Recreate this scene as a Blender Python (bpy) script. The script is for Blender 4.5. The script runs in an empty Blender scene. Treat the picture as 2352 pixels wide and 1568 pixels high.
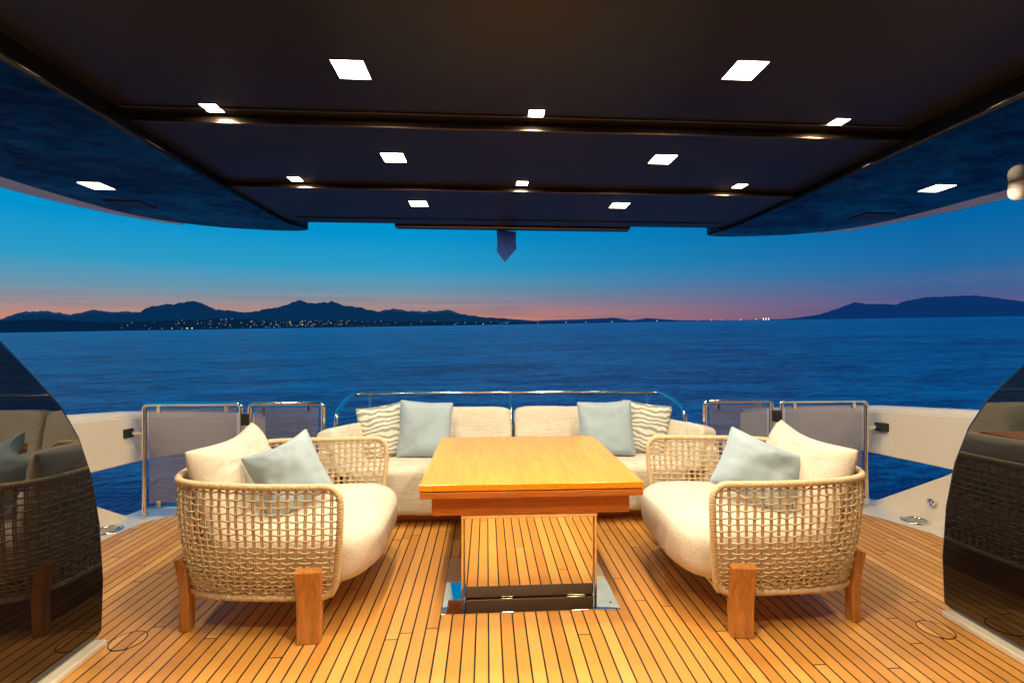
import bpy, bmesh, math, random
from mathutils import Vector, Matrix, Quaternion, noise
random.seed(7)
scene = bpy.context.scene
COL = scene.collection
H = 1.47            # camera height above the deck
CX = -0.23
YAW = math.radians(3.2)
F = Vector((math.sin(YAW), math.cos(YAW), 0))
R = Vector((math.cos(YAW), -math.sin(YAW), 0))
SEA_A, SEA_B, SEA_Z = 0.0183, 0.0373, -2.3     # the yacht is trimmed / heeled a little
def sea_z(x, y): return SEA_Z + SEA_A*x + SEA_B*y

# ------------------------------------------------------------------ materials
class NT:
    def __init__(s, name):
        s.m = bpy.data.materials.new(name); s.m.use_nodes = True
        s.t = s.m.node_tree; s.b = s.t.nodes["Principled BSDF"]
        s.out = s.t.nodes["Material Output"]
    def n(s, typ, **kw):
        nd = s.t.nodes.new(typ)
        for k, v in kw.items(): setattr(nd, k, v)
        return nd
    def l(s, a, b): s.t.links.new(a, b)
    def math(s, op, a, b=None, c=None):
        nd = s.n('ShaderNodeMath', operation=op)
        for i, v in enumerate((a, b, c)):
            if v is None: continue
            if isinstance(v, (int, float)): nd.inputs[i].default_value = v
            else: s.l(v, nd.inputs[i])
        return nd.outputs[0]
    def coord(s, scale=(1,1,1), kind='Object'):
        tc = s.n('ShaderNodeTexCoord'); mp = s.n('ShaderNodeMapping')
        mp.inputs['Scale'].default_value = scale
        s.l(tc.outputs[kind], mp.inputs[0]); return mp.outputs[0]
    def noise(s, vec, scale, detail=3, rough=.5, dist=0):
        nd = s.n('ShaderNodeTexNoise'); nd.inputs['Scale'].default_value = scale
        nd.inputs['Detail'].default_value = detail; nd.inputs['Roughness'].default_value = rough
        nd.inputs['Distortion'].default_value = dist
        s.l(vec, nd.inputs['Vector']); return nd.outputs['Fac']
    def ramp(s, fac, stops):
        nd = s.n('ShaderNodeValToRGB'); e = nd.color_ramp.elements
        while len(e) < len(stops): e.new(.5)
        for i, (p, c) in enumerate(stops):
            e[i].position = p; e[i].color = (*c, 1)
        s.l(fac, nd.inputs[0]); return nd.outputs[0]
    def mix(s, fac, a, b, blend='MIX'):
        nd = s.n('ShaderNodeMix', data_type='RGBA', blend_type=blend)
        if isinstance(fac, (int, float)): nd.inputs[0].default_value = fac
        else: s.l(fac, nd.inputs[0])
        for i, v in ((6, a), (7, b)):
            if isinstance(v, tuple): nd.inputs[i].default_value = (*v, 1)
            else: s.l(v, nd.inputs[i])
        return nd.outputs[2]
    def bump(s, h, strength=.3, dist=.01):
        nd = s.n('ShaderNodeBump'); nd.inputs['Strength'].default_value = strength
        nd.inputs['Distance'].default_value = dist
        s.l(h, nd.inputs['Height']); s.l(nd.outputs[0], s.b.inputs['Normal'])
    def set(s, **kw):
        for k, v in kw.items():
            inp = s.b.inputs[k.replace('_', ' ')]
            if isinstance(v, tuple): inp.default_value = (*v, 1)
            elif isinstance(v, (int, float)): inp.default_value = v
            else: s.l(v, inp)
        return s

def m_fabric(name, c1, c2, scale=260, wr=.9, bs=.5, bigs=5, fineamt=.35):
    t = NT(name); v = t.coord()
    big = t.noise(v, bigs, 3); fine = t.noise(v, scale, 2)
    c = t.mix(t.ramp(big, [(.3, (0,0,0)), (.7, (1,1,1))]), c1, c2)
    c = t.mix(t.math('MULTIPLY', t.ramp(fine, [(.35, (0,0,0)), (.65, (1,1,1))]), fineamt), c, tuple(x*.5 for x in c1))
    t.set(Base_Color=c, Roughness=wr)
    t.b.inputs['Sheen Weight'].default_value = .15
    h = t.math('ADD', t.math('MULTIPLY', fine, .6), t.math('MULTIPLY', big, 1.2))
    t.bump(h, bs, .005); return t.m

def m_weave_fabric(name, c1, c2):
    t = NT(name); v = t.coord()
    fx = t.noise(t.coord((1, 1, .12)), 200, 2); fz = t.noise(t.coord((.12, .12, 1)), 200, 2)
    f = t.math('MULTIPLY', t.math('ADD', fx, fz), .5)
    slub = t.noise(t.coord((.06, .3, 1)), 90, 2)
    big = t.noise(v, 4, 3)
    f = t.math('ADD', t.math('MULTIPLY', f, .65), t.math('MULTIPLY', slub, .35))
    c = t.ramp(f, [(.38, c2), (.6, c1)])
    c = t.mix(t.math('MULTIPLY', big, .25), c, c2)
    t.set(Base_Color=c, Roughness=.92)
    t.bump(t.math('ADD', f, t.math('MULTIPLY', big, 2.0)), .6, .004); return t.m

def m_zebra():
    t = NT('zebra_fabric'); v = t.coord((1, 1, .3))
    w = t.n('ShaderNodeTexWave', bands_direction='Y'); w.inputs['Scale'].default_value = 7.5
    w.inputs['Distortion'].default_value = 8; w.inputs['Detail'].default_value = 2.0
    w.inputs['Detail Scale'].default_value = .9; w.inputs['Detail Roughness'].default_value = .5
    t.l(v, w.inputs[0])
    c = t.ramp(w.outputs['Fac'], [(.43, (.26, .29, .26)), (.53, (.74, .71, .63))])
    fine = t.noise(v, 260, 2); c = t.mix(t.math('MULTIPLY', fine, .3), c, (.28, .28, .25))
    t.set(Base_Color=c, Roughness=.9); t.bump(fine, .4, .003); return t.m

def m_wood(name, ca, cb, axis=(14, 1, 14), rough=.28, coat=.4, scale=6):
    t = NT(name); v = t.coord(axis)
    a = t.noise(v, scale, 6, .6, .6); b = t.noise(v, scale*6, 3, .6)
    f = t.math('ADD', t.math('MULTIPLY', a, .7), t.math('MULTIPLY', b, .3))
    c = t.ramp(f, [(.32, ca), (.62, cb)])
    t.set(Base_Color=c, Roughness=rough); t.b.inputs['Coat Weight'].default_value = coat
    t.b.inputs['Coat Roughness'].default_value = .12
    t.bump(b, .12, .002); return t.m

def m_plain(name, c, rough=.4, metal=0, ior=1.5, nscale=8, var=.12, coat=0, bump=0):
    t = NT(name); v = t.coord()
    nz = t.noise(v, nscale, 4)
    col = t.mix(nz, tuple(x*(1-var) for x in c), tuple(min(1, x*(1+var)) for x in c))
    rr = t.math('ADD', rough*.85, t.math('MULTIPLY', nz, rough*.3))
    t.set(Base_Color=col, Roughness=rr, Metallic=metal, IOR=ior)
    t.b.inputs['Coat Weight'].default_value = coat
    if bump: t.bump(nz, bump, .01)
    return t.m

def m_deck():
    t = NT('teak_deck'); tc = t.n('ShaderNodeTexCoord'); sp = t.n('ShaderNodeSeparateXYZ')
    t.l(tc.outputs['Object'], sp.inputs[0])
    PW, PL = .064, 1.75
    xs = t.math('DIVIDE', t.math('ADD', sp.outputs[0], 20.0), PW)
    row = t.math('FLOOR', xs); fx = t.math('FRACT', xs)
    wn = t.n('ShaderNodeTexWhiteNoise', noise_dimensions='1D'); t.l(row, wn.inputs['W'])
    ys = t.math('ADD', t.math('DIVIDE', sp.outputs[1], PL), t.math('MULTIPLY', wn.outputs['Value'], 9.0))
    seg = t.math('FLOOR', ys); fy = t.math('FRACT', ys)
    l1 = t.math('LESS_THAN', fx, .125); l2 = t.math('LESS_THAN', fy, .0034)
    line = t.math('MAXIMUM', l1, l2)
    cb = t.n('ShaderNodeCombineXYZ'); t.l(row, cb.inputs[0]); t.l(seg, cb.inputs[1])
    wn2 = t.n('ShaderNodeTexWhiteNoise', noise_dimensions='2D'); t.l(cb.outputs[0], wn2.inputs['Vector'])
    base = t.ramp(wn2.outputs['Value'], [(0, (.56, .25, .048)), (.35, (.67, .315, .062)), (.7, (.73, .36, .075)), (1, (.82, .45, .12))])
    ad = t.n('ShaderNodeVectorMath', operation='ADD'); t.l(tc.outputs['Object'], ad.inputs[0]); t.l(wn2.outputs['Color'], ad.inputs[1])
    mp = t.n('ShaderNodeMapping'); mp.inputs['Scale'].default_value = (30, 1.6, 1); t.l(ad.outputs[0], mp.inputs[0])
    g = t.noise(mp.outputs[0], 5, 5, .6, .5)
    base = t.mix(t.math('MULTIPLY', g, .42), base, (.42, .16, .028))
    stain = t.noise(t.coord((1, .5, 1)), 2.2, 4)
    base = t.mix(t.ramp(stain, [(.45, (0,0,0)), (.8, (.3,.3,.3))]), base, (.42, .24, .10))
    col = t.mix(line, base, (.009, .008, .007))
    t.set(Base_Color=col, Roughness=t.math('ADD', .34, t.math('MULTIPLY', g, .22)))
    hh = t.math('SUBTRACT', t.math('MULTIPLY', g, .25), line)
    t.bump(hh, .35, .002); return t.m

def m_sea():
    t = NT('sea_water')
    v0 = t.coord((.42, 1.0, 1)); v1 = t.coord((.5, 1.0, 1)); v2 = t.coord((.65, 1.15, 1))
    d = t.noise(v0, .03, 2, .5, .3); a = t.noise(v0, .14, 3, .6, .5); b = t.noise(v1, .6, 4, .65, .7); c = t.noise(v2, 2.4, 4, .65, .6)
    h = t.math('ADD', t.math('MULTIPLY', a, 2.0), t.math('ADD', t.math('MULTIPLY', b, 1.0), t.math('MULTIPLY', c, .40)))
    patch = t.noise(t.coord((.006, .03, 1)), 1.0, 4)
    f = t.math('ADD', t.math('ADD', t.math('MULTIPLY', d, .12), t.math('MULTIPLY', a, .24)), t.math('ADD', t.math('MULTIPLY', b, .34), t.math('MULTIPLY', c, .30)))
    rip = t.ramp(f, [(.44, (0, 0, 0)), (.56, (1, 1, 1))])  # light and dark of the ripples painted into the water colour
    c1 = t.mix(rip, (.0, .09, .24), (.01, .58, .84))
    c2 = t.mix(rip, (.0, .19, .42), (.05, .76, .95))
    t.set(Base_Color=t.mix(patch, c1, c2), Roughness=.28, IOR=1.22)
    t.bump(h, 1.0, 1.6); return t.m

def m_glass():
    t = NT('smoked_glass')
    tr = t.n('ShaderNodeBsdfTransparent'); tr.inputs[0].default_value = (.80, .78, .82, 1)
    df = t.n('ShaderNodeBsdfDiffuse'); nz = t.noise(t.coord(), 4, 2)
    t.l(t.mix(nz, (.38, .37, .40), (.48, .47, .50)), df.inputs[0])
    m1 = t.n('ShaderNodeMixShader'); m1.inputs[0].default_value = .15; t.l(tr.outputs[0], m1.inputs[1]); t.l(df.outputs[0], m1.inputs[2])
    gl = t.n('ShaderNodeBsdfGlossy'); gl.inputs['Roughness'].default_value = .02
    lw = t.n('ShaderNodeLayerWeight'); lw.inputs[0].default_value = .5
    fac = t.math('ADD', .06, t.math('MULTIPLY', t.math('POWER', lw.outputs['Facing'], 4.0), .6))
    mx = t.n('ShaderNodeMixShader'); t.l(fac, mx.inputs[0]); t.l(m1.outputs[0], mx.inputs[1]); t.l(gl.outputs[0], mx.inputs[2])
    t.l(mx.outputs[0], t.out.inputs[0]); return t.m

def m_emit(name, c, s):
    t = NT(name); v = t.coord(); nz = t.noise(v, 30, 1)
    t.set(Base_Color=(.8, .8, .8)); t.b.inputs['Emission Color'].default_value = (*c, 1)
    t.l(t.math('MULTIPLY', t.math('ADD', nz, .5), s), t.b.inputs['Emission Strength']); return t.m

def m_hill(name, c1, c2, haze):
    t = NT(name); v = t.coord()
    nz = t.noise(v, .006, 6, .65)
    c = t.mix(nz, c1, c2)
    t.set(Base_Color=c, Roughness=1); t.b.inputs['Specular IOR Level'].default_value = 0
    t.b.inputs['Emission Color'].default_value = (*haze, 1); t.b.inputs['Emission Strength'].default_value = 1  # distance haze painted in as a faint even glow on the slopes
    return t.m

M = dict(
 deck=m_deck(), sea=m_sea(), glass=m_glass(), zebra=m_zebra(),
 cream=m_fabric('cream_fabric', (.70, .64, .55), (.65, .585, .49), 150, bs=.8, fineamt=.45),
 linen=m_weave_fabric('linen_fabric', (.70, .66, .57), (.48, .44, .36)),
 blue=m_fabric('pale_blue_velvet', (.34, .45, .53), (.31, .42, .50), 300, bigs=7),
 rope=m_plain('rope', (.60, .46, .28), .75, nscale=60, var=.3, bump=.4),
 teak=m_wood('varnished_teak', (.70, .235, .005), (.90, .35, .010), (9, .7, 9), .22, .2, 5),
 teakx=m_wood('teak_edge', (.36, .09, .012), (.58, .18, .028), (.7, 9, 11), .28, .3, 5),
 leg=m_wood('teak_leg', (.34, .13, .025), (.62, .27, .07), (9, 9, 1.0), .35, .2, 6),
 chrome=m_plain('polished_steel', (.86, .83, .79), .02, 1, nscale=3, var=.03),
 tube=m_plain('satin_steel', (.87, .82, .75), .12, 1, nscale=3, var=.03),
 gel=m_plain('cream_gelcoat', (.70, .65, .56), .25, coat=.3, nscale=3, var=.03),
 ceil=m_plain('ceiling_lacquer', (.012, .0085, .006), .30, nscale=2, var=.2, ior=1.27),
 black=m_plain('gloss_black', (.003, .0035, .005), .008, ior=2.1, nscale=2, var=.2),
 wing=m_plain('gloss_black_overhang', (.003, .003, .005), .02, ior=1.40, nscale=2, var=.2),
 trim=m_plain('bronze_trim', (.13, .08, .05), .3, 1, nscale=4),
 wallm=m_plain('saloon_panel', (.24, .18, .12), .4, nscale=2),
 dark=m_plain('black_plastic', (.015, .015, .015), .4),
 flag=m_fabric('navy_cloth', (.004, .045, .30), (.008, .07, .36), 200),
 lens=m_emit('lamp_lens', (1, .82, .58), 26),
 shore=m_emit('shore_lamp', (1, .72, .35), 1.8),
 white=m_plain('white_plastic', (.75, .74, .70), .35),
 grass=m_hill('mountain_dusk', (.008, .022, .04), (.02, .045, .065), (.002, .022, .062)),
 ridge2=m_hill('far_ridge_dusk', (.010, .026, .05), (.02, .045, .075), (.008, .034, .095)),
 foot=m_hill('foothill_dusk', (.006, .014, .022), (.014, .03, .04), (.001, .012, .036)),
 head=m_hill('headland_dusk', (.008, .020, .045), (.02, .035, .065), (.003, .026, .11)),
)

# ------------------------------------------------------------------ mesh helpers
class MB:
    def __init__(s): s.v = []; s.f = []
    def box(s, x0, x1, y0, y1, z0, z1):
        b = len(s.v)
        s.v += [(x, y, z) for z in (z0, z1) for y in (y0, y1) for x in (x0, x1)]
        s.f += [tuple(b+i for i in q) for q in ((0,2,3,1),(4,5,7,6),(0,1,5,4),(2,6,7,3),(0,4,6,2),(1,3,7,5))]
    def prism(s, pts, a0, a1, axis='z'):
        b = len(s.v); n = len(pts)
        for a in (a0, a1):
            for p in pts:
                s.v.append({'z': (p[0], p[1], a), 'x': (a, p[0], p[1]), 'y': (p[0], a, p[1])}[axis])
        s.f.append(tuple(b+i for i in range(n))[::-1]); s.f.append(tuple(b+n+i for i in range(n)))
        for i in range(n):
            j = (i+1) % n; s.f.append((b+i, b+j, b+n+j, b+n+i))
    def tube(s, pts, r, n=8, closed=False, rf=None):
        pts = [Vector(p) for p in pts]; N = len(pts); b = len(s.v)
        ref = None
        for i, p in enumerate(pts):
            if closed: t = pts[(i+1) % N] - pts[i-1]
            else: t = pts[min(i+1, N-1)] - pts[max(i-1, 0)]
            t.normalize()
            if ref is None:
                ref = Vector((0, 0, 1)) if abs(t.z) < .9 else Vector((1, 0, 0))
            ref = ref - t*ref.dot(t)
            if ref.length < 1e-5: ref = t.orthogonal()
            ref.normalize(); bi = t.cross(ref)
            rr = rf(i) if rf else r
            for k in range(n):
                a = 2*math.pi*k/n
                s.v.append(tuple(p + (ref*math.cos(a) + bi*math.sin(a))*rr))
        for i in range(N if closed else N-1):
            j = (i+1) % N
            for k in range(n):
                l = (k+1) % n
                s.f.append((b+i*n+k, b+i*n+l, b+j*n+l, b+j*n+k))
        if not closed:
            s.f.append(tuple(b+k for k in range(n))[::-1]); s.f.append(tuple(b+(N-1)*n+k for k in range(n)))
    def obj(s, name, mat, parent=None, smooth=False, bevel=0, seg=3, loc=None):
        me = bpy.data.meshes.new(name); me.from_pydata([tuple(v) for v in s.v], [], s.f)
        bm = bmesh.new(); bm.from_mesh(me); bmesh.ops.recalc_face_normals(bm, faces=bm.faces); bm.to_mesh(me); bm.free()
        me.materials.append(mat)
        o = bpy.data.objects.new(name, me); COL.objects.link(o)
        if parent: o.parent = parent
        if loc: o.location = loc
        if smooth or bevel:
            for p in me.polygons: p.use_smooth = True
        if bevel:
            m = o.modifiers.new('bevel', 'BEVEL'); m.width = bevel; m.segments = seg; m.limit_method = 'ANGLE'
            m.angle_limit = math.radians(35); m.harden_normals = True
        return o

def tag(o, label, cat, group=None, kind=None):
    o['label'] = label; o['category'] = cat
    if group: o['group'] = group
    if kind: o['kind'] = kind
    return o
def thing(name, loc, label, cat, group=None, rz=0):
    e = bpy.data.objects.new(name, None); COL.objects.link(e); e.location = loc
    e.rotation_euler = (0, 0, rz); e.empty_display_size = .1
    return tag(e, label, cat, group)
def copy_thing(src, loc, rz=None, label=None):
    o = src.copy(); COL.objects.link(o); o.location = loc
    if rz is not None: o.rotation_euler = (0, 0, rz)
    if label: o['label'] = label
    for ch in list(src.children):
        c = ch.copy(); COL.objects.link(c); c.parent = o
        for g in list(ch.children):
            gg = g.copy(); COL.objects.link(gg); gg.parent = c
    return o

def softbox(name, hx, hy, hz, mat, parent=None, loc=(0,0,0), rot=(0,0,0), n=5, wr=.006, seed=0, res=26, fn=None):
    bm = bmesh.new(); bmesh.ops.create_cube(bm, size=2)
    bmesh.ops.subdivide_edges(bm, edges=bm.edges, cuts=res, use_grid_fill=True)
    for v in bm.verts:
        c = v.co.copy()
        c = Vector([math.copysign(math.sin(abs(q)*math.pi/2)**.9, q) if q else 0 for q in c])
        L = (abs(c.x)**n + abs(c.y)**n + abs(c.z)**n)**(1/n)
        c /= L
        p = Vector((c.x*hx, c.y*hy, c.z*hz))
        if fn: p = fn(p, c)
        q = p*3.2 + Vector((seed*7.3, seed*1.7, 0))
        w = noise.noise(q)*wr*1.6 + noise.noise(q*2.7)*wr
        p += c.normalized()*w
        v.co = p
    me = bpy.data.meshes.new(name); bm.to_mesh(me); bm.free()
    for p in me.polygons: p.use_smooth = True
    me.materials.append(mat)
    o = bpy.data.objects.new(name, me); COL.objects.link(o); o.parent = parent
    o.location = loc; o.rotation_euler = rot
    return o

def pillow(name, hw, hh, th, mat, loc, normal, roll, seed, label, slump=0.0, parent=None, crease=0.0):
    N = 44; V = []; Fc = []
    for side in (1, -1):
        for i in range(N+1):
            for j in range(N+1):
                u = -1+2*i/N; v = -1+2*j/N
                u = math.sin(u*math.pi/2)*.5+u*.5; v = math.sin(v*math.pi/2)*.5+v*.5
                pin = .08; rc = 1-.04*(abs(u)**6)*(abs(v)**6)
                x = hw*u*(1-pin*(1-v*v)*abs(u)**2)*rc; y = hh*v*(1-pin*(1-u*u)*abs(v)**2)*rc
                t = th*((1-u**4)*(1-v**4))**.55
                q = Vector((u*1.3+seed*3.1, v*1.3, side*2.0))
                ed = min(1, 3*(1-max(abs(u), abs(v))))
                t += (noise.noise(q)*.020+noise.noise(q*2.3)*.008)*ed
                if crease:
                    rg = 1-abs(noise.noise(Vector((u*1.3+seed*5.1, v*2.4+seed, side))))*9
                    t -= .010*crease*max(0, rg)*ed
                r = max(abs(u), abs(v)); a = math.atan2(v, u)
                t += .004*math.sin(a*18+seed)*max(0, r-.5)*(1-r)*4
                V.append((x, y-slump*.07*(1-u*u)*(v > 0)*v, side*max(t, .004) + .02*math.sin(2*u+seed)*v - slump*.12*(u*u)))
        b = 0 if side == 1 else (N+1)**2
        for i in range(N):
            for j in range(N):
                a = b+i*(N+1)+j; q = (a, a+N+1, a+N+2, a+1)
                Fc.append(q if side == 1 else q[::-1])
    rim = [(i, 0) for i in range(N)]+[(N, j) for j in range(N)]+[(N-i, N) for i in range(N)]+[(0, N-j) for j in range(N)]
    idx = [i*(N+1)+j for i, j in rim]; o2 = (N+1)**2
    for k in range(len(idx)):
        a, b_ = idx[k], idx[(k+1) % len(idx)]
        Fc.append((a, a+o2, b_+o2, b_))
    m = MB(); m.v = V; m.f = Fc
    o = m.obj(name, mat, parent, smooth=True)
    o.rotation_mode = 'QUATERNION'
    o.rotation_quaternion = Vector(normal).normalized().to_track_quat('Z', 'Y') @ Quaternion((0, 0, 1), roll)
    o.location = loc
    if parent is not None: return o
    seam = MB(); seam.tube([Vector(V[i])*1.0 - Vector((0, 0, (V[i][2]-V[i+o2][2])/2)) for i in idx], .0045, 6, True)
    seam.obj('piping', mat, o, smooth=True)
    return tag(o, label, 'cushion')

# ------------------------------------------------------------------ sea, hills
def sea():
    m = MB()
    ys = [-300, 0, 30, 100, 400, 1500, 5000, 16000]; xs = [-16000, -4000, -1000, -200, -40, 0, 40, 200, 1000, 4000, 16000]
    for y in ys:
        for x in xs: m.v.append((x, y, sea_z(x, y)))
    n = len(xs)
    for i in range(len(ys)-1):
        for j in range(n-1): m.f.append((i*n+j, i*n+j+1, (i+1)*n+j+1, (i+1)*n+j))
    tag(m.obj('water', M['sea']), 'deep blue rippled open sea at dusk', 'sea', kind='structure')
sea()
def interp(tab, x):
    if x <= tab[0][0]: return tab[0][1]
    for (a, p), (b, q) in zip(tab, tab[1:]):
        if x <= b: return p+(q-p)*(x-a)/(b-a)
    return tab[-1][1]
def hz(px): return 763-px*.0162
def conv(tab, D): return [((p-1176)/1045, (hz(p)-y)/1045*D) for p, y in tab]
def ridge(name, tab, D, depth, mat, label, rough=1.0, step=.003, seed=0):
    t = conv(tab, D); m = MB(); u0, u1 = t[0][0], t[-1][0]
    n = int((u1-u0)/step)+1
    rows = [(-.02, -.02), (0, .0), (.18, .22), (.4, .45), (.65, .72), (1, 1), (1.3, .8), (1.8, -.05)]
    for i in range(n+1):
        u = u0+(u1-u0)*i/n; h = max(0, interp(t, u))
        for (dk, hf) in rows:
            k = D+depth*dk
            p = Vector((CX, 0, 0))+F*k+R*(u*k)
            crest = 1.0 if hf < .9 else .7
            nz = noise.noise(Vector((u*30+seed, dk*4, 0)))*.09*crest+noise.noise(Vector((u*80+seed, dk*6, 3)))*.08+noise.noise(Vector((u*190+seed, dk*6, 7)))*.04
            hh = h*hf*(k/D)
            if 0 < hf: hh *= 1+rough*nz
            if hf < 0: hh = -20
            m.v.append((p.x, p.y, sea_z(p.x, p.y)+2.3+hh))
    r = len(rows)
    for i in range(n):
        for j in range(r-1): m.f.append((i*r+j, (i+1)*r+j, (i+1)*r+j+1, i*r+j+1))
    o = m.obj(name, mat, smooth=True); tag(o, label, 'hills', kind='structure')
    return o
main = [(-400,745),(-150,740),(0,736),(45,723),(100,719),(160,727),(215,717),(260,720),(310,721),(345,704),(375,699),(410,697),(440,690),(455,693),(470,698),(495,711),(525,712),(560,721),(600,710),(640,705),(665,697),(690,689),(705,693),(730,697),(762,691),(790,701),(830,706),(868,719),(900,713),(940,718),(985,720),(1030,717),(1060,724),(1100,728),(1150,731),(1210,737),(1300,739),(1400,739)]
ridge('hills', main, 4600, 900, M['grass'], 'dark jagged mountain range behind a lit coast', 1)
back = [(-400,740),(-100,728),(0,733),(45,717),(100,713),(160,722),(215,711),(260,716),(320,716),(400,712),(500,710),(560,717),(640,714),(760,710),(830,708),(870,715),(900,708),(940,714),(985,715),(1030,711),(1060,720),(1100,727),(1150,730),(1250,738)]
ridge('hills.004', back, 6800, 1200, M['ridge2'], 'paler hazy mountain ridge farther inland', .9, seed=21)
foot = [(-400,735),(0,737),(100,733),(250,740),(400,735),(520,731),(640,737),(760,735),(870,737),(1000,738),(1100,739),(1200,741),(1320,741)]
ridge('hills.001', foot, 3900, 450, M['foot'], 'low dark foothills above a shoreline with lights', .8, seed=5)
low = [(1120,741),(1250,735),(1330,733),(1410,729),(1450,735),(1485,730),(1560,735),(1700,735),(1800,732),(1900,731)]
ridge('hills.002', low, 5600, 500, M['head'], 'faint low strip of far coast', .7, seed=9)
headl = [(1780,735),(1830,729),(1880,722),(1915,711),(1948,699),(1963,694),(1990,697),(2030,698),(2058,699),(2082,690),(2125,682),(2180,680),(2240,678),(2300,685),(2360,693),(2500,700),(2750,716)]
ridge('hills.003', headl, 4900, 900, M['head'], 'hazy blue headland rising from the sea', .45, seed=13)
m = MB(); ft = conv(foot, 3900)
def lamp_at(u, frac, s, hscale=1.0):
    k = 3900+450*.4*frac; h = interp(ft, u)*.45*frac
    p = Vector((CX, 0, 0))+F*k+R*(u*k); z = sea_z(p.x, p.y)+2.3+h+7
    m.box(p.x-s, p.x+s, p.y-9, p.y-7, z-s*hscale*.6, z+s*hscale)
for i in range(170):
    px = random.choice([random.gauss(680, 90), random.uniform(380, 900), random.uniform(280, 1180)])
    lamp_at((px-1176)/1045, random.random()**1.2*2.2, random.uniform(.7, 1.9))
for i in range(7): lamp_at((random.uniform(388, 460)-1176)/1045, random.random()*.2, random.uniform(2, 3.4))
for px in (1045, 1110, 1165, 1235, 1300, 1345, 1405, 1508, 1600, 1633, 1655, 1700, 1735): lamp_at((px-1176)/1045, 0, random.uniform(1.4, 3.0), 1.5)
for px in (1752, 1758, 1764): lamp_at((px-1176)/1045, 0, 3, 4)
tag(m.obj('town_lights', M['shore']), 'scattered warm town lights along the far shore', 'lights', kind='stuff')

# ------------------------------------------------------------------ deck and hull
m = MB()
m.prism([(-3.08,-1.2),(3.18,-1.2),(3.18,3.30),(3.05,3.62),(2.75,3.97),(1.75,4.02),(1.75,4.78),(-1.75,4.78),(-1.75,4.10),(-2.85,4.06),(-3.02,3.85),(-3.08,3.5)], -.04, 0)
tag(m.obj('floor', M['deck']), 'honey teak planked yacht deck with black caulking', 'deck', kind='structure')
m = MB()
m.prism([(-3.55,-1.2),(3.6,-1.2),(3.52,3.5),(3.36,4.12),(1.85,4.14),(1.85,4.9),(-1.85,4.9),(-1.85,4.2),(-3.25,4.2),(-3.42,3.5)], -.6, -.006)
tag(m.obj('hull_ledge', M['gel']), 'cream moulded waterway around the teak deck', 'deck edge', kind='structure')

def bulwark(side, xo):
    def xw(y): return side*(interp([(-1.2, 3.60), (3.0, 3.50), (3.45, 3.44), (4.0, 3.32), (5.0, 3.02), (5.8, 2.7)], y)+xo)
    m = MB()
    def strip(ys, zb, zt, th=.16):
        b = len(m.v)
        for y in ys:
            x = xw(y)
            for (dx, z) in ((0, zb(y)), (0, zt(y)), (side*th, zt(y)), (side*th, zb(y))): m.v.append((x+dx, y, z))
        for i in range(len(ys)-1):
            for k in range(4):
                l = (k+1) % 4; m.f.append((b+i*4+k, b+(i+1)*4+k, b+(i+1)*4+l, b+i*4+l))
        m.f.append((b, b+1, b+2, b+3)); e = b+4*(len(ys)-1); m.f.append((e, e+3, e+2, e+1))
    Y = [-1.2, 1, 2, 3.0, 3.2, 3.38, 3.45, 3.6, 3.8, 4.0, 4.2, 4.5, 4.8, 5.1, 5.4]
    zt = lambda y: interp([(-1.2, .93), (3.2, .90), (4.0, .83), (4.5, .755), (5.4, .60)], y)
    strip(Y, lambda y: .455-.02*max(0, y-3.4)-.10*max(0, y-4.2), zt)
    Y2 = [-1.2, 1, 2, 3.0, 3.2, 3.38, 3.43, 3.5, 3.6, 3.8, 4.0, 4.1]
    strip(Y2, lambda y: -.5, lambda y: .454 if y <= 3.38 else max(-.02, .445-(y-3.38)*.72))
    o = m.obj('bulwark', M['gel'], bevel=.012)
    c = MB(); c.tube([(xw(y)+side*.08, y, zt(y)+.004) for y in Y], .05, 10)
    c.obj('cap_rail', M['gel'], o, smooth=True)
    return tag(o, 'cream bulwark with a pointed opening to the sea', 'bulwark', 'bulwarks along the deck sides')
bulwark(-1, -.09); bulwark(1, 0)

def side_panel(side, x):
    prof = [(-1.2, .035), (2.31, .035), (2.345, .05), (2.355, .30), (2.335, .58), (2.29, .83), (2.22, 1.03), (2.13, 1.19), (2.0, 1.345), (1.85, 1.51), (1.64, 1.73), (1.38, 1.97), (1.1, 2.2), (.8, 2.43), (-1.2, 2.43)]
    m = MB(); m.prism(prof, x, x+side*.42, 'x')
    o = m.obj('superstructure_wing', M['black'], bevel=.016, seg=4)
    s = MB(); s.box(min(x-side*.05, x+side*.44), max(x-side*.05, x+side*.44), -1.2, 2.31, 0.0, .034)
    s.obj('sill', M['gel'], o, bevel=.01)
    return tag(o, 'glossy black curved side wing on a cream sill', 'yacht superstructure', 'black wings flanking the aft deck')
side_panel(-1, -2.11); side_panel(1, 2.25)
m = MB(); m.box(-3.4, 3.4, -1.5, -1.25, 0, 2.6)  # unseen saloon front, added to keep the sky behind off the deck
tag(m.obj('wall', M['wallm']), 'unseen warm saloon front added to block sky behind the deck', 'wall', kind='structure')

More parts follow.
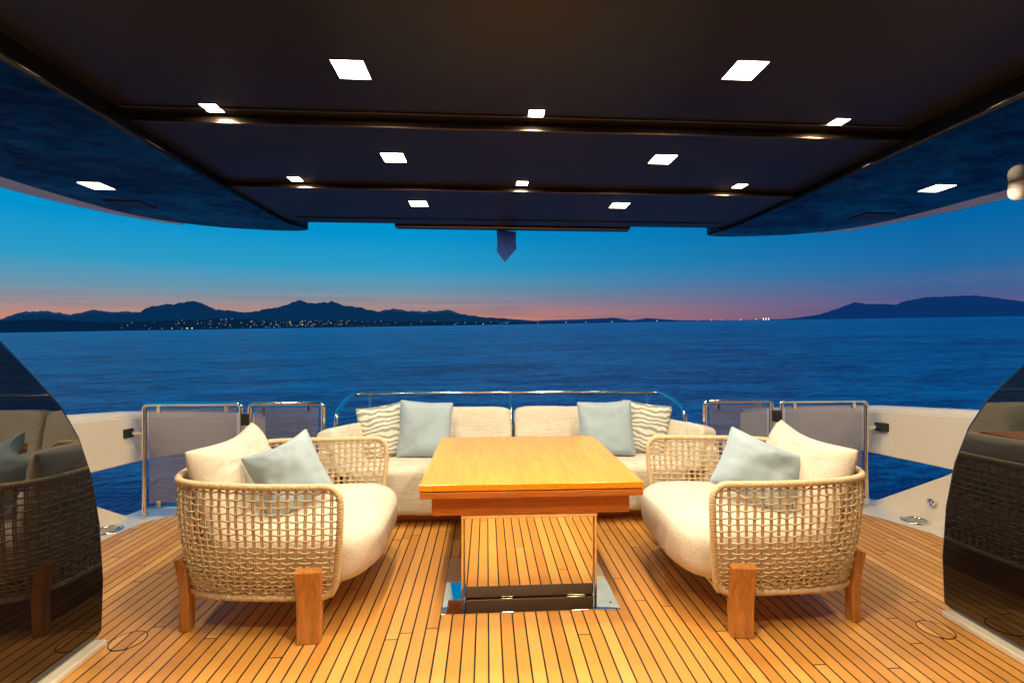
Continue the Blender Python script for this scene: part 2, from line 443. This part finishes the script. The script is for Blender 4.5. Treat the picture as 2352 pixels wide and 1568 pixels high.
# ------------------------------------------------------------------ ceiling
m = MB()
m.prism([(-1.2,2.525),(2.20,2.525),(2.20,2.49),(3.02,2.49),(3.02,2.465),(3.89,2.465),(3.94,2.49),(3.94,2.66),(-1.2,2.66)], -1.90, 1.90, 'x')
ceil = tag(m.obj('ceiling', M['ceil']), 'dark brown lacquered canopy ceiling in three steps', 'ceiling', kind='structure')
for (y, z) in ((2.20, 2.49), (3.02, 2.465)):
    t = MB(); t.box(-1.86, 1.86, y-.008, y+.003, z-.004, z+.003)
    t.obj('trim', M['trim'], ceil, bevel=.002)  # thin bronze strip stands in for the warm highlight along the step edge
    t = MB(); t.box(-1.86, 1.86, y-.078, y-.070, z+.028, z+.045)
    t.obj('trim', M['dark'], ceil, bevel=.002)
m = MB(); m.box(-1.75, 1.75, 3.73, 3.742, 2.458, 2.47); m.obj('trim', M['dark'], ceil)
m = MB(); m.box(-1.02, 1.04, 3.96, 4.05, 2.455, 2.53)
tag(m.obj('awning_case', M['trim'], bevel=.01), 'slim bronze awning housing under the canopy edge', 'awning housing')

def chaikin(p, it=3, closed=True):
    for _ in range(it):
        q = []
        n = len(p)
        for i in range(n if closed else n-1):
            a = Vector(p[i]); b = Vector(p[(i+1) % n]); q += [a*.75+b*.25, a*.25+b*.75]
        if not closed: q = [Vector(p[0])]+q+[Vector(p[-1])]
        p = q
    return p
def overhang(side):
    out = [(3.12,-1.2),(3.12,2.2),(3.11,2.8),(3.06,3.3),(2.95,3.72),(2.6,3.99),(2.2,4.09),(1.95,4.12),(1.76,4.08),(1.80,3.95),(1.885,3.8),(1.885,3.0),(1.885,-1.2)]
    mid = chaikin(out[1:-1], 2, False)
    pts = [(side*a, b) for a, b in [out[0]]+[tuple(v) for v in mid]+[out[-1]]]
    m = MB(); m.prism(pts, 2.44, 2.68)
    o = m.obj('roof_overhang', M['wing'], bevel=.014, seg=4)
    tag(o, 'glossy black curved canopy side overhang', 'roof', 'canopy side overhangs')
    l = MB(); l.tube([(side*1.90, y, 2.447) for y in (-1.2, 1, 2, 3, 3.8)], .008, 8); l.obj('lip', M['wing'], o, smooth=True)
    h = MB(); h.box(side*2.75-.12, side*2.75+.12, 3.28, 3.46, 2.434, 2.445); h.obj('hatch', M['dark'], o, bevel=.004)
    c = MB()
    P = chaikin([(3.15,-1.2),(3.15,2.3),(3.14,2.85),(3.09,3.35),(2.98,3.74),(2.75,3.95)], 2, False)
    Q = chaikin([(3.42,-1.2),(3.42,2.3),(3.38,2.85),(3.28,3.35),(3.08,3.78),(2.80,4.0)], 2, False)
    n = len(P)
    for (p, q) in zip(P, Q):
        c.v += [(side*p[0], p[1], 2.455), (side*q[0], q[1], 2.455), (side*q[0], q[1], 2.72), (side*p[0], p[1], 2.72)]
    for i in range(n-1):
        for k in range(4):
            l2 = (k+1) % 4; c.f.append((i*4+k, (i+1)*4+k, (i+1)*4+l2, i*4+l2))
    c.obj('edge_band', M['gel'], o, smooth=False)
overhang(-1); overhang(1)
m = MB(); m.box(-3.1, 3.1, -1.5, 3.8, 2.69, 2.78)
tag(m.obj('roof', M['gel']), 'cream roof slab over the canopy', 'roof', kind='structure')

def light_fixture(s, power):
    e = thing('ceiling_light', (0, 0, 0), 'square recessed warm ceiling downlight, lit', 'light', 'lit ceiling downlights')
    fr = MB(); w = s/2+.004
    for a in ((-w, w, -w, -s/2), (-w, w, s/2, w), (-w, -s/2, -s/2, s/2), (s/2, w, -s/2, s/2)): fr.box(a[0], a[1], a[2], a[3], -.0015, .0)
    fr.obj('bezel', M['trim'], e)
    l = MB(); l.box(-s/2, s/2, -s/2, s/2, -.002, 0); l.obj('lens', M['lens'], e)
    ld = bpy.data.lights.new('downlight', 'AREA'); ld.shape = 'SQUARE'; ld.size = s*.9; ld.energy = power
    ld.color = (1.0, .79, .52)
    lo = bpy.data.objects.new('lamp', ld); COL.objects.link(lo); lo.parent = e; lo.location = (0, 0, -.004)
    return e
big = light_fixture(.12, 20); big.location = (-.755, 1.80, 2.525)
for (x, y, z) in ((.775, 1.72, 2.525), (-.745, 2.56, 2.49), (.755, 2.50, 2.49), (-.72, 3.32, 2.465), (.74, 3.28, 2.465), (-.75, .90, 2.525), (.77, .90, 2.525), (0, 1.28, 2.525)):
    copy_thing(big, (x, y, z))
small = light_fixture(.07, 4.5); small.location = (-1.47, 2.13, 2.525)
for (x, y, z) in ((0, 2.10, 2.525), (1.46, 2.10, 2.525), (-1.43, 2.93, 2.49), (0, 2.93, 2.49), (1.43, 2.90, 2.49)): copy_thing(small, (x, y, z))
wl = light_fixture(.125, 16); wl.location = (-2.66, 2.98, 2.44); copy_thing(wl, (2.62, 2.73, 2.44))

e = thing('security_camera', (3.02, 2.60, 2.44), 'small white dome security camera under the roof edge', 'camera')
m = MB(); m.tube([(0,0,.02),(0,0,-.03)], .05, 20); m.obj('mount', M['white'], e, bevel=.006)
softbox('dome', .052, .052, .06, M['white'], e, (0, 0, -.05), n=2.2, wr=0, res=8)
m = MB(); m.tube([(0,-.035,-.06),(0,-.058,-.065)], .018, 14); m.obj('lens', M['dark'], e)

# flag folded lengthwise, hanging point down
m = MB(); nx, nz = 24, 20
for i in range(nz+1):
    for j in range(nx+1):
        a = j/nx; f = i/nz; x = (-.09+.18*a)*(1-.06*math.sin(f*3))
        bot = .29-.12*(abs(a-.42)*1.8)
        z = -bot*f
        cr = .15+.75*f
        y = .045*max(0, a-cr)*1.5 - .02*max(0, cr-a) + .003*math.sin(a*9+f*4)
        m.v.append((x, y, z))
for i in range(nz):
    for j in range(nx): a = i*(nx+1)+j; m.f.append((a, a+1, a+nx+2, a+nx+1))
fo = m.obj('flag', M['flag'], smooth=True, loc=(-.05, 4.09, 2.47)); sm = fo.modifiers.new('s', 'SOLIDIFY'); sm.thickness = .004
tag(fo, 'folded navy flag hanging point down from the canopy edge', 'flag')

# ------------------------------------------------------------------ table
t = thing('table', (.015, 2.99, 0), 'square varnished teak folding table on a steel pedestal', 'table')
def tb(name, mat, x, y0, y1, z0, z1, bev): 
    m = MB(); m.box(-x, x, y0, y1, z0, z1); return m.obj(name, mat, t, bevel=bev)
tb('table_top', M['teak'], .598, -.595, .595, .685, .72, .005)
tb('folding_leaf', M['teakx'], .595, -.592, .592, .645, .680, .005)
tb('apron', M['teakx'], .54, -.53, .53, .535, .643, .004)
tb('pedestal', M['chrome'], .372, -.40, .10, .012, .533, .010)
m = MB(); m.box(-.388, .388, -.418, .115, .470, .492); m.obj('collar', M['tube'], t, bevel=.004)
for sx in (-1, 1):
    m = MB(); m.box(min(sx*.374, sx*.388), max(sx*.374, sx*.388), -.412, -.38, .012, .47); m.obj('guide_rail', M['tube'], t, bevel=.004)
tb('base_plate', M['chrome'], .49, -.535, .10, .0, .011, .003)
for x in (-.45, 0, .45):
    m = MB(); m.tube([(x, -.47, .010), (x, -.47, .014)], .007, 10); m.obj('bolt', M['chrome'], t)

# ------------------------------------------------------------------ lounge chair
def chair():
    e = thing('armchair', (0, 0, 0), '', 'armchair', 'woven rope lounge chairs beside the table')
    plan = chaikin([(.43,-.555),(.1,-.55),(-.30,-.50),(-.455,-.38),(-.475,0),(-.455,.38),(-.30,.50),(.1,.55),(.43,.555)], 3, False)
    seg = [0]
    for a, b in zip(plan, plan[1:]): seg.append(seg[-1]+(Vector(b)-Vector(a)).length)
    L = seg[-1]
    def pl(s):
        s = max(0, min(L, s))
        for i in range(len(plan)-1):
            if s <= seg[i+1]: f = (s-seg[i])/(seg[i+1]-seg[i]); return Vector(plan[i]).lerp(Vector(plan[i+1]), f)
        return Vector(plan[-1])
    cache = [pl(L*i/400) for i in range(401)]
    ZB = .205
    def P(s, t, off=0):
        q = max(0, min(399.999, s/L*400)); i = int(q); c = cache[i].lerp(cache[i+1], q-i)
        d = (cache[i+1]-cache[i]).normalized(); nrm = Vector((d.y, -d.x))
        sc = .88+.12*math.sin(math.pi/2*max(0, min(1, t*1.15+.02)))
        back = max(0, -(c.x-.1))/.64
        top = .768+.012*back; z = ZB+(top-ZB)*t
        c = Vector((c.x*sc, c.y*sc))+nrm*off
        return Vector((c.x, c.y, z))
    HH = .565; RR = .075
    loop = []
    def corner(cs, ct, a0, a1, k=7):
        for i in range(k+1):
            a = a0+(a1-a0)*i/k; loop.append((cs+RR*math.cos(a), ct+RR*math.sin(a)))
    pi = math.pi
    corner(RR, HH-RR, pi, pi/2); 
    for i in range(1, 150): loop.append((RR+(L-2*RR)*i/150, HH))
    corner(L-RR, HH-RR, pi/2, 0)
    for i in range(1, 16): loop.append((L, HH-RR-(HH-2*RR)*i/16))
    corner(L-RR, RR, 0, -pi/2)
    for i in range(1, 150): loop.append((L-RR-(L-2*RR)*i/150, 0))
    corner(RR, RR, -pi/2, -pi)
    for i in range(1, 16): loop.append((0, RR+(HH-2*RR)*i/16))
    pts = [P(s, z/HH) for s, z in loop]
    pts.append(pts[0]); D = [0]
    for a, b in zip(pts, pts[1:]): D.append(D[-1]+(b-a).length)
    tot = D[-1]; n = int(tot/.0052/3)*3; rs = []; j = 0
    for i in range(n):
        d = tot*i/n
        while D[j+1] < d: j += 1
        rs.append(pts[j].lerp(pts[j+1], (d-D[j])/(D[j+1]-D[j])))
    m = MB(); m.tube(rs, .02, 9, True, rf=lambda i: .0142 if i % 3 == 0 else .0178)
    m.obj('rim', M['rope'], e, smooth=True)
    m = MB(); nv = int(L/.041); sp = L/nv
    def tl(s):
        d = min(s, L-s)
        return 0 if d >= RR else (RR-math.sqrt(max(0, RR*RR-(RR-d)**2)))/HH
    rnd = random.Random(3)
    for i in range(1, nv):
        s = i*sp+rnd.uniform(-.0012, .0012); ph = rnd.uniform(0, 6)
        for dx in (-.0046, .0046):
            lo = tl(s+dx); hi = 1-lo
            m.tube([P(s+dx+.0012*math.sin(k*.9+ph), lo+(hi-lo)*k/16, .002*math.sin(k*2.2+i*pi)) for k in range(17)], .0040, 5)
    rows = [.945, .885, .825, .765, .705, .645, .585, .53, .475, .425, .375, .33, .285, .24, .20, .16, .12, .085, .05, .02]
    for r, t in enumerate(rows):
        t += rnd.uniform(-.003, .003); pp = []; N = nv*3
        amp = .45+1.1*(1-t)**1.5
        for k in range(N+1):
            s = L*k/N
            if tl(s) > min(t, 1-t): continue
            wv = math.cos(pi*s/sp+pi*r)
            jt = amp*(noise.noise(Vector((s*6, r*3.7, 0)))*.007+noise.noise(Vector((s*25, r*3.7, 4)))*.006)
            pp.append(P(s, t+jt, .0070*wv))
        m.tube(pp, .0046, 5)
    m.obj('weave', M['rope'], e, smooth=True)
    m = MB(); m.prism([tuple(Vector((c.x*.86, c.y*.86))) for c in cache[::10]], ZB-.012, ZB+.01)
    m.obj('seat_base', M['rope'], e)
    def nose(p, c):
        if p.x > 0: p.y *= 1+.06*min(1, p.x/.3)
        if c.x < 0: p.y *= 1-.16*abs(c.x)**2
        p.z += .012*(1-c.x*c.x)*(1-c.y*c.y)*(1 if c.z > 0 else 0)
        if c.z < 0: p.x *= 1-.10*c.z*c.z*(1 if c.x > 0 else 1.0)
        return p
    softbox('seat_cushion', .485, .455, .165, M['cream'], e, (.085, 0, .355), n=4.0, fn=nose, wr=.006, seed=2)
    def leg(x, y, ang, w):
        m = MB()
        prof = [(.0, 0), (.052, 0), (.046, .12), (.050, .24), (.078, .36), (.040, .372), (.012, .33), (-.004, .2)]
        m.prism([(a-.02, b) for a, b in prof], -w, w, 'y')
        for i, v in enumerate(m.v):
            f = v[2]/.37; m.v[i] = (v[0], v[1]*(.92+.12*f), v[2])
        o = m.obj('leg', M['leg'], e, bevel=.006); o.location = (x, y, 0); o.rotation_euler = (0, 0, ang)
        return o
    leg(.27, -.505, math.radians(-86), .060); leg(.27, .505, math.radians(86), .060)
    leg(-.385, -.37, math.radians(168), .028); leg(-.385, .37, math.radians(-168), .028)
    return e
c1 = chair(); c1['label'] = 'woven rope armchair with cream cushions and teak legs'
c1.location = (-1.375, 2.79, 0); c1.rotation_euler = (0, 0, math.radians(1))
c2 = copy_thing(c1, (1.345, 2.70, 0), math.radians(180-4))
def back_cushion(e, seed, y0, roll):
    pillow('back_cushion', .40, .265, .095, M['cream'], (-.285, y0, .69), (1, 0, .33), roll, seed, '', .35, parent=e, crease=1.2)
back_cushion(c1, 3, .0, math.radians(2)); back_cushion(c2, 6, .02, math.radians(-3))
pillow('throw_pillow', .185, .20, .065, M['blue'], (-1.33, 2.63, .735), (.50, -.80, .38), math.radians(20), 1, 'pale blue velvet cushion leaning inside the rope armchair', .4)
pillow('throw_pillow.001', .22, .19, .065, M['blue'], (1.35, 2.55, .735), (-.34, -.84, .42), math.radians(-22), 2, 'pale blue velvet cushion tipped sideways in the rope armchair', .4)

# ------------------------------------------------------------------ sofa
s = thing('sofa', (0.05, 4.1, 0), 'beige linen sofa with angled ends on a teak plinth', 'sofa')
m = MB(); m.prism([(-1.33,-.33),(1.33,-.33),(1.38,.5),(-1.38,.5)], 0, .085); m.obj('plinth', M['teakx'], s, bevel=.005)
softbox('seat_cushion', 1.42, .50, .20, M['linen'], s, (0, 0, .283), n=9, wr=.005, seed=4, res=44, fn=lambda p, c: Vector((p.x, p.y, p.z+(.015*math.cos(c.x*5) if c.z > 0 else 0)*(1-c.y*c.y))))
softbox('back_cushion', .60, .12, .235, M['linen'], s, (-.64, .33, .60), (math.radians(-10), 0, 0), n=9, wr=.007, seed=5, res=36)
softbox('back_cushion', .60, .12, .235, M['linen'], s, (.59, .33, .60), (math.radians(-10), 0, 0), n=9, wr=.007, seed=9, res=36)
for sd in (-1, 1):
    softbox('side_cushion', .085, .46, .195, M['linen'], s, (sd*1.38, -.06, .57), (math.radians(-2), sd*math.radians(12), sd*math.radians(17)), n=9, wr=.006, seed=7+sd)
m = MB(); m.prism([(-1.60,-.52),(-1.50,-.52),(-1.30,.44),(1.30,.44),(1.50,-.52),(1.60,-.52),(1.42,.55),(-1.42,.55)], .09, .62)
m.obj('backrest', M['linen'], s, bevel=.03)
pillow('throw_pillow.002', .235, .25, .075, M['blue'], (-.765, 4.02, .70), (.14, -1, .22), math.radians(-4), 3, 'pale blue velvet cushion upright on the linen sofa')
pillow('throw_pillow.003', .245, .245, .075, M['blue'], (.825, 3.98, .70), (-.14, -1, .22), math.radians(3), 4, 'pale blue velvet cushion beside a striped one on the sofa')
pillow('throw_pillow.004', .22, .235, .07, M['zebra'], (-1.12, 4.05, .685), (.32, -1, .2), math.radians(7), 5, 'zebra striped beige cushion leaning in the sofa corner')
pillow('throw_pillow.005', .22, .235, .07, M['zebra'], (1.19, 4.04, .685), (-.32, -1, .2), math.radians(-7), 6, 'zebra striped beige cushion behind a blue one')

# ------------------------------------------------------------------ rails and gates
r = MB()
top = chaikin([(-1.62,4.28,0),(-1.62,4.28,.74),(-1.62,4.36,.84),(-1.60,4.70,.925),(-1.54,4.76,.935),(0,4.78,.935),(1.54,4.76,.935),(1.62,4.68,.925),(1.68,4.34,.84),(1.68,4.28,.74),(1.68,4.28,0)], 3, False)
r.tube(top, .020, 12)
rail = r.obj('stern_rail', M['tube'], smooth=True); tag(rail, 'polished steel guard rail behind the sofa', 'railing')
for x in (-1.43, .03, 1.49):
    p = MB(); p.tube([(x, 4.77, 0), (x, 4.77, .925)], .015, 10); p.obj('post', M['tube'], rail, smooth=True)
p = MB(); p.tube([(-1.55, 4.77, .62), (1.6, 4.77, .62)], .008, 8); p.obj('lower_bar', M['tube'], rail, smooth=True)

def gate(x0, x1, y, label):
    w = (x1-x0)/2; e = thing('gate', ((x0+x1)/2, y, 0), label, 'gate', 'glazed steel gates across the stern')
    m = MB(); pts = chaikin([(-w,0,0),(-w,0,.5),(-w,0,.86),(-w,0,.94),(-w+.08,0,.94),(0,0,.94),(w-.08,0,.94),(w,0,.94),(w,0,.86),(w,0,.5),(w,0,0)], 3, False)
    m.tube(pts, .019, 12); m.tube([(-w, 0, .075), (w, 0, .075)], .012, 10)
    m.obj('frame', M['tube'], e, smooth=True)
    g = MB(); g.box(-w+.04, w-.04, -.005, .005, .115, .905); g.obj('glass_panel', M['glass'], e)
    for cx in (-w+.12, w-.12):
        for z in (.9, .105):
            c = MB(); c.box(cx-.016, cx+.016, -.012, .012, z-.028, z+.028); c.obj('clip', M['tube'], e, bevel=.004)
    for cx in (-w, w):
        c = MB(); c.tube([(cx, 0, 0), (cx, 0, .012)], .032, 16); c.obj('foot', M['tube'], e, smooth=False)
    return e
gl = 'steel framed smoked glass gate beside the sofa'; go = 'steel framed smoked glass gate next to the cream bulwark'
gate(-2.24, -1.63, 3.99, gl); g1 = gate(-3.10, -2.31, 3.99, go); gate(1.70, 2.31, 3.93, gl); g2 = gate(2.38, 3.17, 3.90, go)
for g, sx, y in ((g1, 1, 0), (g2, -1, 0)):
    c = MB()
    hx = sx*.435
    c.box(hx-.035, hx+.035, -.03, .03, .76, .86); c.obj('hinge', M['dark'], g, bevel=.008)
    c = MB(); ax = -sx*.395
    c.box(min(ax, ax-sx*.13), max(ax, ax-sx*.13), -.008, .008, .69, .715); c.obj('arm', M['tube'], g, bevel=.003)
    c = MB(); bx = -sx*.55
    c.box(bx-.045, bx+.045, -.04, .04, .665, .74); c.obj('latch', M['dark'], g, bevel=.008)

def hatch(x, y, rr, label):
    m = MB(); m.tube([(rr*math.cos(a*math.pi/20), rr*math.sin(a*math.pi/20), .001) for a in range(40)], .0025, 6, True)
    o = m.obj('deck_plate', M['dark'], smooth=True, loc=(x, y, 0)); tag(o, label, 'deck fitting', 'round deck plates')
    d = MB(); d.tube([(0, 0, -.003), (0, 0, .0025)], rr*.96, 40); d.obj('cover', M['deck'], o)
hatch(-1.99, 2.34, .075, 'round teak deck plate beside the black wing'); hatch(2.06, 2.20, .075, 'round teak deck plate beside the black wing')
hatch(-1.98, 3.13, .05, 'small round deck plate behind the armchair')
def drain(x, y):
    e = thing('deck_drain', (x, y, -.006), 'round steel slotted drain set in the cream deck edge', 'drain', 'deck drains')
    m = MB(); m.tube([(.09*math.cos(a*math.pi/16), .09*math.sin(a*math.pi/16), .004) for a in range(32)], .012, 8, True); m.obj('ring', M['chrome'], e, smooth=True)
    m = MB(); m.tube([(0, 0, 0), (0, 0, .003)], .085, 24); m.obj('well', M['dark'], e)
    m = MB()
    for i in range(-3, 4):
        w = math.sqrt(.082**2-(i*.022)**2); m.box(-w, w, i*.022-.006, i*.022+.006, .004, .009)
    m.obj('grille', M['chrome'], e)
drain(-3.18, 3.72); drain(3.29, 3.55)
for (x, y, z, sd) in ((3.44, 3.52, .16, 1), (-3.34, 3.6, .16, -1)):
    m = MB(); m.tube([(x, y, z), (x-sd*.03, y, z), (x-sd*.035, y, z), (x-sd*.06, y, z)], .02, 14, rf=lambda i: (.022, .022, .03, .028)[i])
    o = m.obj('wall_fitting', M['chrome'], smooth=True); tag(o, 'small round steel fitting on the bulwark', 'fitting', 'steel bulwark fittings')

# ------------------------------------------------------------------ world
w = bpy.data.worlds.new('World'); scene.world = w; w.use_nodes = True
nt = w.node_tree; bg = nt.nodes['Background']
tc = nt.nodes.new('ShaderNodeTexCoord')
def dot(vec):
    d = nt.nodes.new('ShaderNodeVectorMath'); d.operation = 'DOT_PRODUCT'; d.inputs[1].default_value = vec
    nt.links.new(tc.outputs['Generated'], d.inputs[0]); return d.outputs['Value']
def mth(op, a, b, clamp=False):
    n = nt.nodes.new('ShaderNodeMath'); n.operation = op; n.use_clamp = clamp
    for i, v in enumerate((a, b)):
        if isinstance(v, (int, float)): n.inputs[i].default_value = v
        else: nt.links.new(v, n.inputs[i])
    return n.outputs[0]
nrm = Vector((-SEA_A, -SEA_B, 1)).normalized()
el = mth('DIVIDE', dot(nrm), .8, True)
def ramp(stops):
    n = nt.nodes.new('ShaderNodeValToRGB'); e = n.color_ramp.elements
    while len(e) < len(stops): e.new(.5)
    for i, (p, c) in enumerate(stops): e[i].position = p/.8; e[i].color = (*c, 1)
    nt.links.new(el, n.inputs[0]); return n.outputs[0]
A = ramp([(0, (.78, .27, .11)), (.02, (.62, .25, .16)), (.045, (.34, .26, .27)), (.075, (.14, .30, .41)), (.12, (.025, .33, .56)), (.19, (.0, .29, .62)), (.4, (0, .25, .56)), (.8, (0, .19, .46))])
B = ramp([(0, (.07, .07, .20)), (.025, (.085, .10, .26)), (.055, (.045, .13, .31)), (.09, (.012, .145, .37)), (.16, (.0, .13, .38)), (.24, (0, .12, .37)), (.4, (0, .115, .36)), (.8, (0, .10, .32))])
az = mth('MULTIPLY', mth('ADD', dot(R), .20), 1.15, True)
mx = nt.nodes.new('ShaderNodeMix'); mx.data_type = 'RGBA'
nt.links.new(az, mx.inputs[0]); nt.links.new(A, mx.inputs[6]); nt.links.new(B, mx.inputs[7])
mp = nt.nodes.new('ShaderNodeMapping'); mp.inputs['Scale'].default_value = (2.2, 2.2, 60); nt.links.new(tc.outputs['Generated'], mp.inputs[0])
nz = nt.nodes.new('ShaderNodeTexNoise'); nz.inputs['Scale'].default_value = 1.6; nz.inputs['Detail'].default_value = 4; nt.links.new(mp.outputs[0], nz.inputs[0])
cr = nt.nodes.new('ShaderNodeValToRGB'); cr.color_ramp.elements[0].position = .48; cr.color_ramp.elements[1].position = .66
nt.links.new(nz.outputs[0], cr.inputs[0])
lowm = mth('SUBTRACT', 1.0, mth('MULTIPLY', el, 8.0), True)
cf = mth('MULTIPLY', mth('MULTIPLY', cr.outputs[0], lowm), .5)
m2 = nt.nodes.new('ShaderNodeMix'); m2.data_type = 'RGBA'; nt.links.new(cf, m2.inputs[0]); nt.links.new(mx.outputs[2], m2.inputs[6]); m2.inputs[7].default_value = (.16, .14, .24, 1)
nt.links.new(m2.outputs[2], bg.inputs[0]); bg.inputs[1].default_value = 1.0

# ------------------------------------------------------------------ camera
cam = bpy.data.cameras.new('Camera'); co = bpy.data.objects.new('Camera', cam); COL.objects.link(co)
cam.sensor_width = 36; cam.lens = 16.0; cam.clip_start = .05; cam.clip_end = 40000
co.location = (CX, 0, H); co.rotation_euler = (math.radians(90), 0, -YAW)
scene.camera = co
scene.view_settings.view_transform = 'Standard'; scene.view_settings.look = 'None'; scene.view_settings.exposure = 0
